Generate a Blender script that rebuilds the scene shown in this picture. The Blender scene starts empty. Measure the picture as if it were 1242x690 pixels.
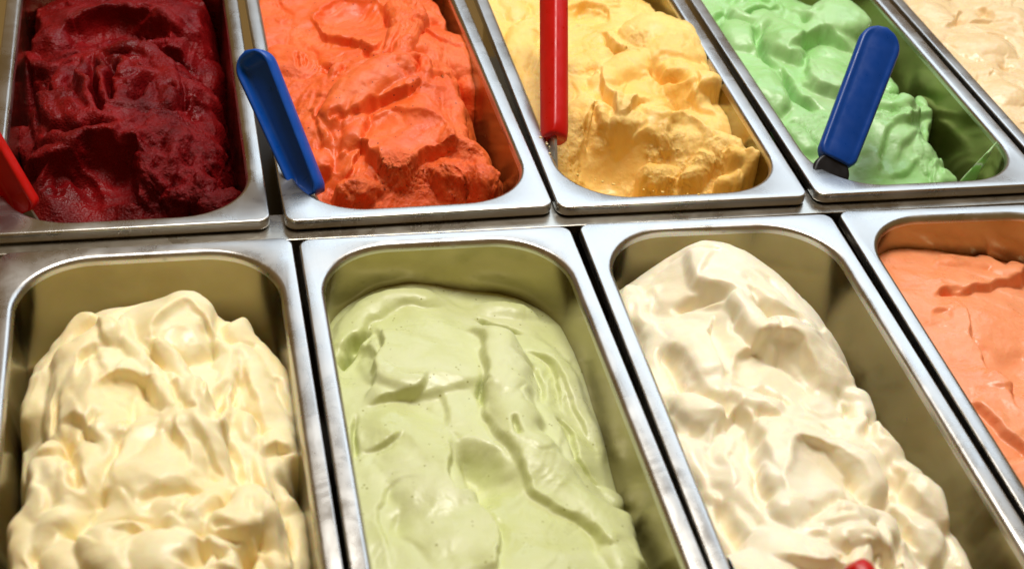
import bpy, math, random
import numpy as np
from mathutils import Matrix, Vector

# ------------------------------------------------------------------ camera
CAM = np.array([-0.0621, -0.7335, 0.5156])
PITCH, ROLL, YAW, FPX = 0.63491, 0.09804, -0.25992, 1825.8      # FPX: focal length in photo pixels (1242 wide)

def cam_axes():
    cy, sy, cp, sp, cr, sr = math.cos(YAW), math.sin(YAW), math.cos(PITCH), math.sin(PITCH), math.cos(ROLL), math.sin(ROLL)
    fwd = np.array([-sy*cp, cy*cp, -sp]); right = np.array([cy, sy, 0.0]); up = np.cross(right, fwd)
    return cr*right+sr*up, -sr*right+cr*up, fwd
AR, AU, AF = cam_axes()

scene = bpy.context.scene
col = scene.collection
cd = bpy.data.cameras.new('camera'); co = bpy.data.objects.new('camera', cd); col.objects.link(co)
co.matrix_world = Matrix(((AR[0], AU[0], -AF[0], CAM[0]), (AR[1], AU[1], -AF[1], CAM[1]), (AR[2], AU[2], -AF[2], CAM[2]), (0, 0, 0, 1)))
cd.sensor_width = 36.0; cd.lens = FPX/1242*36.0; cd.clip_start = 0.01; cd.clip_end = 50
cd.dof.use_dof = True; cd.dof.focus_distance = 0.955; cd.dof.aperture_fstop = 9.0
scene.camera = co

# ------------------------------------------------------------------ light: warm room, cool lamp over the far side of the counter
world = bpy.data.worlds.new('World'); scene.world = world; world.use_nodes = True
bg = world.node_tree.nodes['Background']
bg.inputs[0].default_value = (0.80, 0.47, 0.15, 1); bg.inputs[1].default_value = 0.24

def area_lamp(name, loc, target, sx, sy, power, colour):
    l = bpy.data.lights.new(name, 'AREA'); l.shape = 'RECTANGLE'; l.size = sx; l.size_y = sy; l.energy = power; l.color = colour
    o = bpy.data.objects.new(name, l); col.objects.link(o); o.location = loc
    o.rotation_euler = (Vector(target)-Vector(loc)).to_track_quat('-Z', 'Y').to_euler()
    return o
area_lamp('display_lamp', (0.52, 0.80, 0.64), (0.15, 0.0, 0.0), 1.15, 0.40, 3.8, (0.66, 0.82, 1.0))
area_lamp('ceiling_lamp', (0.22, 0.34, 1.40), (0.15, -0.05, 0.0), 0.72, 0.46, 23.5, (1.0, 0.965, 0.91))

scene.view_settings.view_transform = 'Standard'; scene.view_settings.look = 'None'
scene.view_settings.exposure = 0.0; scene.view_settings.gamma = 1.0
scene.render.engine = 'CYCLES'

# ------------------------------------------------------------------ pans: measured places (metres, radians); the origin is a back or front corner of the rim
W, LEN = 165.0, 360.0                       # rim size in mm
BACK_Z = 0.0050
PANS = {   # key: (x, y, z, rotation, direction of the pan from its origin)
 'F1': (-0.16873, 0.00077, 0, 0.00456, -1), 'F2': (0.0, -0.00109, 0, 0.00059, -1), 'F3': (0.17097, 0.00027, 0, -0.01360, -1), 'F4': (0.34180, 0.00005, 0, -0.02228, -1),
 'B1': (-0.18007, 0.01154, BACK_Z, 0.00835, 1), 'B2': (-0.00640, 0.01098, BACK_Z, 0.01915, 1), 'B3': (0.16092, 0.01172, BACK_Z, -0.00361, 1), 'B4': (0.33221, 0.01188, BACK_Z, 0.00086, 1), 'B5': (0.50203, 0.01153, BACK_Z, 0.00373, 1)}

def unproject(key, u, v, z):
    """photo pixel + height above the rim (mm) -> place in the pan's own mm"""
    X, Y, Z, a, s = PANS[key]
    d = AF + AR*(u-621)/FPX - AU*(v-345)/FPX
    t = (Z+z/1000.0-CAM[2])/d[2]; p = CAM+d*t
    dx, dy = p[0]-X, p[1]-Y; ca, sa = math.cos(a), math.sin(a)
    return np.array([ca*dx+sa*dy, -sa*dx+ca*dy])*1000.0

# ------------------------------------------------------------------ helpers
def tag(o, label=None, cat=None, group=None, kind=None):
    if label: o['label'] = label
    if cat: o['category'] = cat
    if group: o['group'] = group
    if kind: o['kind'] = kind
    return o

def link(name, verts, faces, mat, parent=None, smooth=True):
    me = bpy.data.meshes.new(name); me.from_pydata([tuple(map(float, v)) for v in verts], [], faces); me.update()
    if smooth: me.shade_smooth()
    me.materials.append(mat)
    o = bpy.data.objects.new(name, me); col.objects.link(o)
    if parent: o.parent = parent
    return o

def empty(name, loc, rz=0.0):
    o = bpy.data.objects.new(name, None); col.objects.link(o); o.location = loc; o.rotation_euler = (0, 0, rz); o.empty_display_size = 0.02
    return o

# ------------------------------------------------------------------ materials
def newmat(name):
    m = bpy.data.materials.new(name); m.use_nodes = True
    nt = m.node_tree; b = nt.nodes['Principled BSDF']
    return m, nt, b

def noise(nt, coord, scale, detail=4, rough=0.5, dist=0.0):
    n = nt.nodes.new('ShaderNodeTexNoise'); n.inputs['Scale'].default_value = scale; n.inputs['Detail'].default_value = detail
    n.inputs['Roughness'].default_value = rough; n.inputs['Distortion'].default_value = dist
    nt.links.new(coord, n.inputs['Vector']); return n

def ramp(nt, src, stops):
    r = nt.nodes.new('ShaderNodeValToRGB'); e = r.color_ramp.elements
    while len(e) < len(stops): e.new(0.5)
    for i, (p, c) in enumerate(stops):
        e[i].position = p; e[i].color = c if len(c) == 4 else (*c, 1)
    nt.links.new(src, r.inputs[0]); return r

def g(v): return (v, v, v)

def mixrgb(nt, fac, a, b, mode='MIX'):
    m = nt.nodes.new('ShaderNodeMix'); m.data_type = 'RGBA'; m.blend_type = mode
    for s, val in (('Factor', fac), ('A', a), ('B', b)):
        sock = [i for i in m.inputs if i.name == s and (i.type == 'RGBA' if s != 'Factor' else i.type == 'VALUE')][0]
        if isinstance(val, (tuple, float, int)): sock.default_value = val if not isinstance(val, tuple) else (*val[:3], 1)
        else: nt.links.new(val, sock)
    return [o for o in m.outputs if o.type == 'RGBA'][0]

def bump(nt, height, strength, distance, prev=None):
    b = nt.nodes.new('ShaderNodeBump'); b.inputs['Strength'].default_value = strength; b.inputs['Distance'].default_value = distance
    nt.links.new(height, b.inputs['Height'])
    if prev: nt.links.new(prev, b.inputs['Normal'])
    return b.outputs[0]

def steel(name, rough, brushed_along, colour=(0.60, 0.585, 0.55)):
    m, nt, b = newmat(name)
    tc = nt.nodes.new('ShaderNodeTexCoord').outputs['Object']
    b.inputs['Metallic'].default_value = 1.0
    mp = nt.nodes.new('ShaderNodeMapping'); mp.inputs['Scale'].default_value = brushed_along
    nt.links.new(tc, mp.inputs[0])
    fine = noise(nt, mp.outputs[0], 900, 3, 0.6)
    smear = noise(nt, tc, 28, 5, 0.62, 0.8)
    spots = nt.nodes.new('ShaderNodeTexVoronoi'); spots.inputs['Scale'].default_value = 95; nt.links.new(tc, spots.inputs['Vector'])
    sp = ramp(nt, spots.outputs['Distance'], [(0.10, g(1)), (0.16, g(0))])
    spn = ramp(nt, noise(nt, tc, 33, 2).outputs[0], [(0.60, g(0)), (0.68, g(1))])
    spot = mixrgb(nt, 1.0, sp.outputs[0], spn.outputs[0], 'MULTIPLY')
    cr = ramp(nt, smear.outputs[0], [(0.3, tuple(c*0.86 for c in colour)), (0.7, colour)])
    cc = mixrgb(nt, spot, cr.outputs[0], tuple(c*0.80+0.08 for c in colour))
    nt.links.new(cc, b.inputs['Base Color'])
    rr = ramp(nt, smear.outputs[0], [(0.25, g(rough*0.75)), (0.75, g(rough*1.45))])
    rs = mixrgb(nt, spot, rr.outputs[0], g(0.55))
    nt.links.new(rs, b.inputs['Roughness'])
    sc = nt.nodes.new('ShaderNodeTexNoise'); mp2 = nt.nodes.new('ShaderNodeMapping'); mp2.inputs['Rotation'].default_value = (0, 0, 0.7); mp2.inputs['Scale'].default_value = (40, 900, 40)
    nt.links.new(tc, mp2.inputs[0]); nt.links.new(mp2.outputs[0], sc.inputs['Vector']); sc.inputs['Scale'].default_value = 1.0; sc.inputs['Detail'].default_value = 2
    scr = ramp(nt, sc.outputs[0], [(0.66, g(0)), (0.70, g(1))])
    n1 = bump(nt, fine.outputs[0], 0.10, 0.0003)
    n2 = bump(nt, scr.outputs[0], 0.05, 0.0003, n1)
    n3 = bump(nt, noise(nt, tc, 14, 2).outputs[0], 0.12, 0.004, n2)
    nt.links.new(n3, b.inputs['Normal'])
    return m

M = {}
M['rim_steel'] = steel('rim_steel', 0.26, (1, 0.06, 1))
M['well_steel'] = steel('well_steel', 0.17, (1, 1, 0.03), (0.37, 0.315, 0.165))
M['rail_steel'] = steel('rail_steel', 0.26, (0.05, 1, 1), (0.58, 0.55, 0.48))
m, nt, b = newmat('counter_dark'); b.inputs['Base Color'].default_value = (0.06, 0.05, 0.036, 1); b.inputs['Roughness'].default_value = 0.5; M['dark'] = m

def plastic(name, colour, rough=0.32):
    m, nt, b = newmat(name)
    tc = nt.nodes.new('ShaderNodeTexCoord').outputs['Object']
    n = noise(nt, tc, 60, 4, 0.6)
    c = ramp(nt, n.outputs[0], [(0.3, tuple(x*0.86 for x in colour)), (0.7, colour)])
    nt.links.new(c.outputs[0], b.inputs['Base Color'])
    r = ramp(nt, noise(nt, tc, 120, 3).outputs[0], [(0.3, g(rough*0.8)), (0.75, g(rough*1.5))]); nt.links.new(r.outputs[0], b.inputs['Roughness'])
    nt.links.new(bump(nt, noise(nt, tc, 420, 3).outputs[0], 0.10, 0.0004), b.inputs['Normal'])
    b.inputs['Specular IOR Level'].default_value = 0.32
    return m
M['blue'] = plastic('blue_plastic', (0.004, 0.075, 0.42))
M['deep_blue'] = plastic('deep_blue_plastic', (0.002, 0.048, 0.28))
M['red'] = plastic('red_plastic', (0.55, 0.006, 0.004))
M['end_black'] = plastic('end_black', (0.006, 0.006, 0.008), 0.4)

def gelato_mat(name, light, dark, sss=0.35, radius=(1.0, 0.6, 0.35), rough=0.42, grain=0.25, speck=None, icy=0.0, spec=0.5, drag=1.0):
    m, nt, b = newmat(name)
    tc = nt.nodes.new('ShaderNodeTexCoord').outputs['Object']
    big = noise(nt, tc, 22, 4, 0.55, 0.6)
    c = ramp(nt, big.outputs[0], [(0.32, dark), (0.66, light)]).outputs[0]
    if speck:
        v = nt.nodes.new('ShaderNodeTexVoronoi'); v.inputs['Scale'].default_value = 260; nt.links.new(tc, v.inputs['Vector'])
        s = ramp(nt, v.outputs['Distance'], [(0.12, g(1)), (0.20, g(0))])
        s2 = ramp(nt, noise(nt, tc, 150, 2).outputs[0], [(0.57, g(0)), (0.62, g(1))])
        c = mixrgb(nt, mixrgb(nt, 1.0, s.outputs[0], s2.outputs[0], 'MULTIPLY'), c, speck)
    nt.links.new(c, b.inputs['Base Color'])
    b.inputs['Subsurface Weight'].default_value = sss
    b.inputs['Subsurface Radius'].default_value = radius; b.inputs['Subsurface Scale'].default_value = 0.0018
    b.inputs['Specular IOR Level'].default_value = spec
    rn = noise(nt, tc, 45, 5, 0.6)
    rr = ramp(nt, rn.outputs[0], [(0.30, g(rough*0.62)), (0.70, g(rough*1.5))]); nt.links.new(rr.outputs[0], b.inputs['Roughness'])
    nrm = bump(nt, noise(nt, tc, 110, 4, 0.5, 0.4).outputs[0], 0.22*grain/0.25, 0.0014)
    nrm = bump(nt, noise(nt, tc, 620, 3, 0.65).outputs[0], 0.35*grain/0.25, 0.0005, nrm)
    mp = nt.nodes.new('ShaderNodeMapping'); mp.inputs['Rotation'].default_value = (0.2, 0.3, drag); mp.inputs['Scale'].default_value = (60, 430, 200)
    wv = nt.nodes.new('ShaderNodeMix'); wv.data_type = 'VECTOR'; wn = noise(nt, tc, 18, 2); sub = nt.nodes.new('ShaderNodeVectorMath'); sub.operation = 'MULTIPLY_ADD'
    nt.links.new(wn.outputs['Color'], sub.inputs[0]); sub.inputs[1].default_value = (0.03, 0.03, 0.03); nt.links.new(tc, sub.inputs[2]); nt.links.new(sub.outputs[0], mp.inputs[0]); nt.nodes.remove(wv)
    nrm = bump(nt, noise(nt, mp.outputs[0], 1.0, 3, 0.55).outputs[0], 0.16+0.30*grain, 0.0007, nrm)
    ta = nt.nodes.new('ShaderNodeAttribute'); ta.attribute_name = 'torn'
    tn = noise(nt, tc, 330, 5, 0.68, 0.8); tm = nt.nodes.new('ShaderNodeMath'); tm.operation = 'MULTIPLY'; nt.links.new(tn.outputs[0], tm.inputs[0]); nt.links.new(ta.outputs['Fac'], tm.inputs[1])
    nrm = bump(nt, tm.outputs[0], 0.8, 0.0022, nrm)
    if icy:
        v = nt.nodes.new('ShaderNodeTexVoronoi'); v.inputs['Scale'].default_value = 620; nt.links.new(tc, v.inputs['Vector'])
        nrm = bump(nt, v.outputs['Distance'], icy, 0.0007, nrm)
    nt.links.new(nrm, b.inputs['Normal'])
    return m
G = {}
G['F1'] = gelato_mat('vanilla', (0.95, 0.84, 0.55), (0.93, 0.77, 0.42), 0.75, (1.0, 0.55, 0.20), 0.44, 0.12)
G['F2'] = gelato_mat('pistachio', (0.68, 0.71, 0.40), (0.60, 0.64, 0.28), 0.35, (0.8, 0.9, 0.3), 0.36, 0.16, speck=(0.30, 0.30, 0.06))
G['F3'] = gelato_mat('cream', (0.95, 0.88, 0.70), (0.94, 0.83, 0.60), 0.75, (1.0, 0.58, 0.26), 0.36, 0.12)
G['F4'] = gelato_mat('peach', (0.93, 0.37, 0.18), (0.90, 0.30, 0.12), 0.40, (1.0, 0.35, 0.15), 0.32, 0.22)
G['B1'] = gelato_mat('berry', (0.23, 0.004, 0.005), (0.10, 0.001, 0.002), 0.15, (1.0, 0.1, 0.1), 0.36, 0.40, icy=0.6, spec=0.17)
G['B2'] = gelato_mat('strawberry', (0.86, 0.160, 0.030), (0.78, 0.105, 0.013), 0.30, (1.0, 0.25, 0.08), 0.46, 0.40, speck=(0.16, 0.010, 0.006))
G['B3'] = gelato_mat('mango', (0.96, 0.67, 0.23), (0.92, 0.56, 0.12), 0.35, (1.0, 0.5, 0.12), 0.48, 0.36)
G['B4'] = gelato_mat('mint', (0.42, 0.66, 0.31), (0.31, 0.60, 0.20), 0.35, (0.4, 1.0, 0.35), 0.33, 0.14)
G['B5'] = gelato_mat('hazelnut', (0.85, 0.67, 0.41), (0.80, 0.59, 0.32), 0.40, (1.0, 0.6, 0.3), 0.26, 0.14)

# ------------------------------------------------------------------ the counter the pans hang in
def box(name, x0, x1, y0, y1, z0, z1, mat, bev=0.0):
    v = [(x, y, z) for z in (z0, z1) for y in (y0, y1) for x in (x0, x1)]
    o = link(name, v, [(0, 2, 3, 1), (4, 5, 7, 6), (0, 1, 5, 4), (2, 6, 7, 3), (0, 4, 6, 2), (1, 3, 7, 5)], mat, smooth=False)
    if bev:
        bm = o.modifiers.new('bevel', 'BEVEL'); bm.width = bev; bm.segments = 3
    return o
tag(box('counter_well', -0.42, 0.86, -0.46, 0.46, -0.16, -0.135, M['dark']), kind='structure')
tag(box('counter_rail', -0.42, 0.86, 0.0026, 0.0300, -0.012, -0.0028, M['rail_steel'], 0.0006), kind='structure')

# ------------------------------------------------------------------ steel pans
def rr_loop(inset, r, n=14):
    """points round a rounded rectangle (0..W, 0..LEN) shrunk by inset, corner radius r; same count for every loop"""
    x0, x1, y0, y1 = inset, W-inset, inset, LEN-inset
    pts = []
    for cx, cy, a0 in ((x1-r, y1-r, 0), (x0+r, y1-r, 90), (x0+r, y0+r, 180), (x1-r, y0+r, 270)):
        for i in range(n+1):
            a = math.radians(a0+90*i/n); pts.append((cx+r*math.cos(a), cy+r*math.sin(a)))
    return pts
R_IN = 46.0
def wall_inset(z):            # inner wall of the well at depth z (mm, negative down)
    return 10.9 + max(0.0, -z-5.0)*0.045
def make_pan(key, label):
    X, Y, Z, a, s = PANS[key]
    root = empty('steel_pan', (X, Y, Z), a)
    tag(root, label, 'pan', 'steel pans set in two rows in the counter')
    def build(name, prof, mat, cap=False):
        vs, fs = [], []
        for ins, z, r in prof:
            for x, y in rr_loop(ins, r):
                vs.append((x/1000, (y if s > 0 else y-LEN)/1000, z/1000))
        n = len(rr_loop(0, 5))
        for k in range(len(prof)-1):
            for i in range(n):
                j = (i+1) % n
                fs.append((k*n+i, k*n+j, (k+1)*n+j, (k+1)*n+i))
        if cap: fs.append(tuple(range((len(prof)-1)*n, len(prof)*n)))
        return link(name, vs, fs, mat, root)
    prof = [(1.6, -6.6, 6.0), (0.7, -6.9, 6.9), (0.15, -6.4, 7.4), (0.0, -5.6, 7.5), (0.0, -1.4, 7.5), (0.08, -0.8, 7.4), (0.3, -0.32, 7.2), (0.7, -0.08, 6.9), (1.2, 0.0, 6.5),
            (4.5, -0.05, 20), (7.2, -0.15, R_IN), (8.2, -0.35, R_IN-1), (9.2, -0.95, R_IN-2), (10.0, -2.0, R_IN-3), (10.55, -3.4, R_IN-3.6), (10.8, -5.0, R_IN-4)]
    build('rim', prof, M['rim_steel'])
    w = [(10.8, -5.0, R_IN-4), (wall_inset(-30), -30, R_IN-5), (wall_inset(-60), -60, R_IN-6.5), (wall_inset(-100), -100, R_IN-8), (wall_inset(-100)+2.5, -110, R_IN-10), (wall_inset(-100)+9, -116, R_IN-16), (wall_inset(-100)+16, -117, R_IN-22)]
    build('well', w, M['well_steel'], cap=True)
    return root
PAN_LABEL = {
 'F1': 'steel pan full of pale yellow vanilla gelato', 'F2': 'steel pan holding pale green pistachio gelato', 'F3': 'steel pan holding heaped white cream gelato', 'F4': 'steel pan of smooth peach gelato beside the white cream one',
 'B1': 'steel pan of dark red berry gelato with a red spatula', 'B2': 'steel pan of orange-red gelato with a blue spatula', 'B3': 'steel pan of yellow mango gelato with a red spatula', 'B4': 'steel pan of bright mint green gelato with a blue spatula', 'B5': 'steel pan of beige gelato beside the mint green one'}
for k in PANS: make_pan(k, PAN_LABEL[k])

# ------------------------------------------------------------------ gelato: a sculpting field of spatula strokes over a mound
def value_noise(x, y, scale, seed):
    rng = np.random.RandomState(seed); T = rng.rand(128, 128)*2-1
    x = x*scale+1000; y = y*scale+1000
    xi = np.floor(x).astype(int); yi = np.floor(y).astype(int); fx = x-xi; fy = y-yi
    fx = fx*fx*fx*(fx*(fx*6-15)+10); fy = fy*fy*fy*(fy*(fy*6-15)+10)
    a = T[xi % 128, yi % 128]; b_ = T[(xi+1) % 128, yi % 128]; c = T[xi % 128, (yi+1) % 128]; d = T[(xi+1) % 128, (yi+1) % 128]
    return (a*(1-fx)+b_*fx)*(1-fy)+(c*(1-fx)+d*fx)*fy
def fbm(x, y, scale, seed, octv=4, gain=0.5):
    r = 0; amp = 1.0
    for o in range(octv):
        r = r+amp*value_noise(x+o*17.3, y-o*9.1, scale*(2**o), seed+o); amp *= gain
    return r
def noise3(P, scale, seed):
    rng = np.random.RandomState(seed); T = (rng.rand(32, 32, 32)*2-1).astype(np.float32)
    q_ = P*scale+500.0; i = np.floor(q_).astype(int); f = (q_-i); f = (f*f*f*(f*(f*6-15)+10)).astype(np.float32); i %= 32; j = (i+1) % 32
    r = 0
    for a in (0, 1):
        for b_ in (0, 1):
            for c in (0, 1):
                w = (f[..., 0] if a else 1-f[..., 0])*(f[..., 1] if b_ else 1-f[..., 1])*(f[..., 2] if c else 1-f[..., 2])
                r = r+w*T[(j if a else i)[..., 0], (j if b_ else i)[..., 1], (j if c else i)[..., 2]]
    return r
def fbm3(P, scale, seed, octv=3, gain=0.5):
    r = 0; amp = 1.0
    for o in range(octv): r = r+amp*noise3(P+o*7.7, scale*2.03**o, seed+o); amp *= gain
    return r
def smax(a, b, k):
    h = np.clip(0.5+0.5*(a-b)/k, 0, 1); return b*(1-h)+a*h+k*h*(1-h)
def sstep(a, b, x):
    t = np.clip((x-a)/(b-a), 0, 1); return t*t*(3-2*t)

class Gel:
    def __init__(self, key, ctrl, local=(), step=0.72, seed=1, gaps=(0, 0, 0, 0), soft=1.0, crease=0.0):
        self.key = key; self.seed = seed; self.soft = soft; self.crease = crease
        s = PANS[key][4]
        xs = np.arange(10.6, W-10.6+step, step)
        ylen = np.arange(10.6, LEN-10.6+step, step) if s > 0 else np.arange(-LEN+10.6, -10.6+step, step)
        self.x0, self.y0, self.st = xs[0], ylen[0], step
        self.X, self.Y = np.meshgrid(xs, ylen, indexing='ij')
        P = [(*unproject(key, u, v, z), z) for u, v, z in ctrl] + [tuple(l) for l in local]
        P = np.array(P, float); self.P = P
        n = len(P); sc = 100.0
        def K(r2): return np.where(r2 > 1e-12, 0.5*r2*np.log(np.maximum(r2, 1e-12)), 0)
        A = np.zeros((n+3, n+3)); q = P[:, :2]/sc
        A[:n, :n] = K(((q[:, None]-q[None])**2).sum(-1)) + np.eye(n)*0.0015
        A[:n, n] = 1; A[:n, n+1:] = q; A[n, :n] = 1; A[n+1:, :n] = q.T
        w = np.linalg.solve(A, np.r_[P[:, 2], 0, 0, 0])
        def ev(x, y):
            x = np.asarray(x, float)/sc; y = np.asarray(y, float)/sc; r = w[n]+w[n+1]*x+w[n+2]*y
            for i in range(n): r = r+w[i]*K((x-q[i, 0])**2+(y-q[i, 1])**2)
            return r
        self.base = ev
        wx = 3.6*fbm(self.X, self.Y, 1/26, seed+50, 3); wy = 3.6*fbm(self.X, self.Y, 1/26, seed+90, 3)
        self.wx, self.wy = self.X+wx+0.5*fbm(self.X, self.Y, 1/6, seed+11, 2), self.Y+wy+0.5*fbm(self.X, self.Y, 1/6, seed+12, 2)
        self.H = ev(self.X, self.Y)
        # hollow between the mass and the walls: (left, right, far, near) widths in mm
        l, r, f, nr = gaps
        ymin, ymax = self.Y.min(), self.Y.max()
        for wdt, d in ((l, self.X-10.6), (r, W-10.6-self.X), (f, ymax-self.Y), (nr, self.Y-ymin)):
            if wdt: 
                ww = wdt*(1+0.35*fbm(self.X, self.Y, 1/25, seed+7, 3))
                self.H = self.H-55*np.clip(1-d/ww, 0, 1)**1.6
        self.H0 = self.H.copy(); self.DX = np.zeros_like(self.H); self.DY = np.zeros_like(self.H)
        self.T = np.zeros_like(self.H)            # torn, crumbly places
    def at(self, u, v):
        zs = np.arange(25.0, -70.0, -0.5)
        p = np.array([unproject(self.key, u, v, z) for z in (zs[0], zs[-1])]); t = ((zs-zs[0])/(zs[-1]-zs[0]))[:, None]
        q_ = p[0]*(1-t)+p[1]*t; hit = np.nonzero(self.sample(q_[:, 0], q_[:, 1]) >= zs)[0]
        return q_[hit[0]] if len(hit) else q_[80]
    def sample(self, x, y):
        i = np.clip(((np.asarray(x)-self.x0)/self.st).astype(int) if np.ndim(x) else int((x-self.x0)/self.st), 0, self.H.shape[0]-1)
        j = np.clip(((np.asarray(y)-self.y0)/self.st).astype(int) if np.ndim(y) else int((y-self.y0)/self.st), 0, self.H.shape[1]-1)
        return self.H[i, j]
    def curve(self, pts, n=36):
        p = np.array([self.at(*q) for q in pts]); m = len(p)
        if m == 2: t = np.linspace(0, 1, n)[:, None]; return p[0]*(1-t)+p[1]*t
        e = np.vstack([2*p[0]-p[1], p, 2*p[-1]-p[-2]]); out = []
        tt = np.linspace(0, m-1-1e-6, n)
        for t in tt:
            i = int(t); f = t-i; a, b_, c, d = e[i], e[i+1], e[i+2], e[i+3]
            out.append(0.5*((2*b_)+(-a+c)*f+(2*a-5*b_+4*c-d)*f*f+(-a+3*b_-3*c+d)*f**3))
        return np.array(out)
    def field(self, c, reach):
        """signed side distance (+ on the right of travel) and 0..1 place along a curve, in a window round it"""
        x0, y0 = c.min(0)-reach; x1, y1 = c.max(0)+reach
        i0, i1 = [int(np.clip((v-self.x0)/self.st, 0, self.H.shape[0])) for v in (x0, x1+1)]
        j0, j1 = [int(np.clip((v-self.y0)/self.st, 0, self.H.shape[1])) for v in (y0, y1+1)]
        sl = (slice(i0, i1), slice(j0, j1)); px, py = self.wx[sl], self.wy[sl]
        best = np.full(px.shape, 1e9); S = np.zeros(px.shape); T = np.zeros(px.shape); NX = np.zeros(px.shape); NY = np.zeros(px.shape)
        seg = np.diff(c, axis=0); L = np.hypot(seg[:, 0], seg[:, 1])+1e-9; cum = np.r_[0, np.cumsum(L)]
        for k in range(len(seg)):
            dx, dy = seg[k]/L[k]; rx, ry = px-c[k, 0], py-c[k, 1]
            t = np.clip(rx*dx+ry*dy, 0, L[k]); ex, ey = rx-t*dx, ry-t*dy; d = np.hypot(ex, ey); m_ = d < best
            side = np.where(rx*dy-ry*dx >= 0, 1.0, -1.0)
            best = np.where(m_, d, best); S = np.where(m_, d*side, S); T = np.where(m_, (cum[k]+t)/cum[-1], T); NX = np.where(m_, dy, NX); NY = np.where(m_, -dx, NY)
        return sl, S, T, NX, NY
    @staticmethod
    def taper(t, a=0.18, b=0.18): return sstep(0, a, t)*(1-sstep(1-b, 1, t))
    def fold(self, pts, h=3, back=12, front=1.6, dip=3, rec=10, lean=0.0, ta=0.3, tb=0.3):
        front = front*self.soft
        c = self.curve(pts); sl, s, t, nx, ny = self.field(c, max(back, rec)*3)
        tp = self.taper(t, ta, tb); td = self.taper(t, min(0.45, ta*1.3), min(0.45, tb*1.3))
        bk = np.exp(-(np.abs(s)/back)**1.15); dn = sstep(0, front, s)
        f = np.where(s < 0, h*bk*tp, h*(1-dn)*tp-dip*td*dn*np.exp(-(np.maximum(s-front, 0)/rec)**1.2))
        self.H[sl] += f
        if lean:
            w_ = np.exp(-(s/(front*1.8+1.0))**2)*tp*lean
            self.DX[sl] += nx*w_; self.DY[sl] += ny*w_
    def ell(self, u, v, rx, ry, ang):
        p = self.at(u, v); x, y = self.wx-p[0], self.wy-p[1]; a = math.radians(ang); ca, sa = math.cos(a), math.sin(a)
        return p, (x*ca+y*sa)/rx, (-x*sa+y*ca)/ry, (-sa, ca)
    def scoop(self, u, v, rx, ry, ang=0, d=6, lip=2.0, sharp=5, lean=1.0):
        """spatula hollow: steep curved wall and raised lip on its +Y side, floor running out smoothly on the other"""
        p, X, Y, n = self.ell(u, v, rx, ry, ang); q = np.hypot(X, Y)
        ramp_ = np.clip((1+Y)/1.5, 0, 1)**1.3
        self.H = self.H-d*ramp_*np.clip(1-q**sharp, 0, 1)
        cosY = np.clip(Y/np.maximum(q, 1e-6), 0, 1)
        e = (q-1)*min(rx, ry); rim = cosY**0.8*np.exp(-np.where(e > 0, e/7.0, -e/1.6)**1.3 if False else -(np.where(e > 0, e/6.0, e/1.8))**2)
        self.H = self.H+lip*rim
        self.DX -= n[0]*lean*rim; self.DY -= n[1]*lean*rim
    def petal(self, u, v, rx, ry, ang=0, lift=3, tilt=4, crown=4, k=1.2, lean=0.8):
        """smooth overlapping flap: rises to a rounded leading edge on its -Y side, sinks into the mass behind"""
        p, X, Y, n = self.ell(u, v, rx, ry, ang); q = np.hypot(X, Y)
        z = self.sample(*p)+lift-tilt*Y-crown*X*X-0.35*crown*Y*Y-np.clip(q-0.8, 0, 9)**2*0.9*min(rx, ry)-np.maximum(q-1, 0)*40
        self.H = smax(self.H, z, k)
        w_ = np.exp(-((q-0.92)/0.16)**2)*np.clip(-Y/np.maximum(q, 1e-6), 0, 1)*lean
        self.DX -= n[0]*w_; self.DY -= n[1]*w_
    def rope(self, pts, R=8, lift=3, drop=None, k=0.8, ta=0.25, tb=0.25, lean=0.0, streak=0.0):
        R0, R1 = R if isinstance(R, tuple) else (R, R)
        c = self.curve(pts); sl, s, t, nx, ny = self.field(c, max(R0, R1)*1.3)
        h = np.array([self.sample(*p) for p in c]); kk = np.ones(9)/9; h = np.convolve(np.r_[[h[0]]*4, h, [h[-1]]*4], kk, 'valid')
        hc = np.interp(t, np.linspace(0, 1, len(h)), h)
        r = (R0*(1-t)+R1*t)*(0.55+0.45*self.taper(t, ta, tb))
        d = drop if drop is not None else (R0+R1)*0.32
        q = np.abs(s)/r
        z = hc+lift*self.taper(t, ta, tb)-d*(1-np.sqrt(np.clip(1-np.minimum(q, 1)**2, 0, 1)))-np.maximum(q-1, 0)*240
        if streak: z = z+streak*np.sin(s*2.1+3*value_noise(s*0, t*8, 1.0, self.seed))*np.clip(1-q, 0, 1)
        self.H[sl] = smax(self.H[sl], z, k)
        if self.crease:
            md = sstep(-0.35, 0.4, value_noise(t*5+np.sign(s)*3, t*0+len(pts), 1.0, self.seed+int(c[0, 0])))*self.taper(t, 0.15, 0.15)
            self.H[sl] -= self.crease*md*np.exp(-np.where(q > 1.03, (q-1.03)*r/2.6, (q-1.03)*r/1.3)**2)
        if lean:
            w_ = np.exp(-((s-r*0.6)/(r*0.4))**2)*self.taper(t)*lean
            self.DX[sl] += nx*w_; self.DY[sl] += ny*w_
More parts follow.
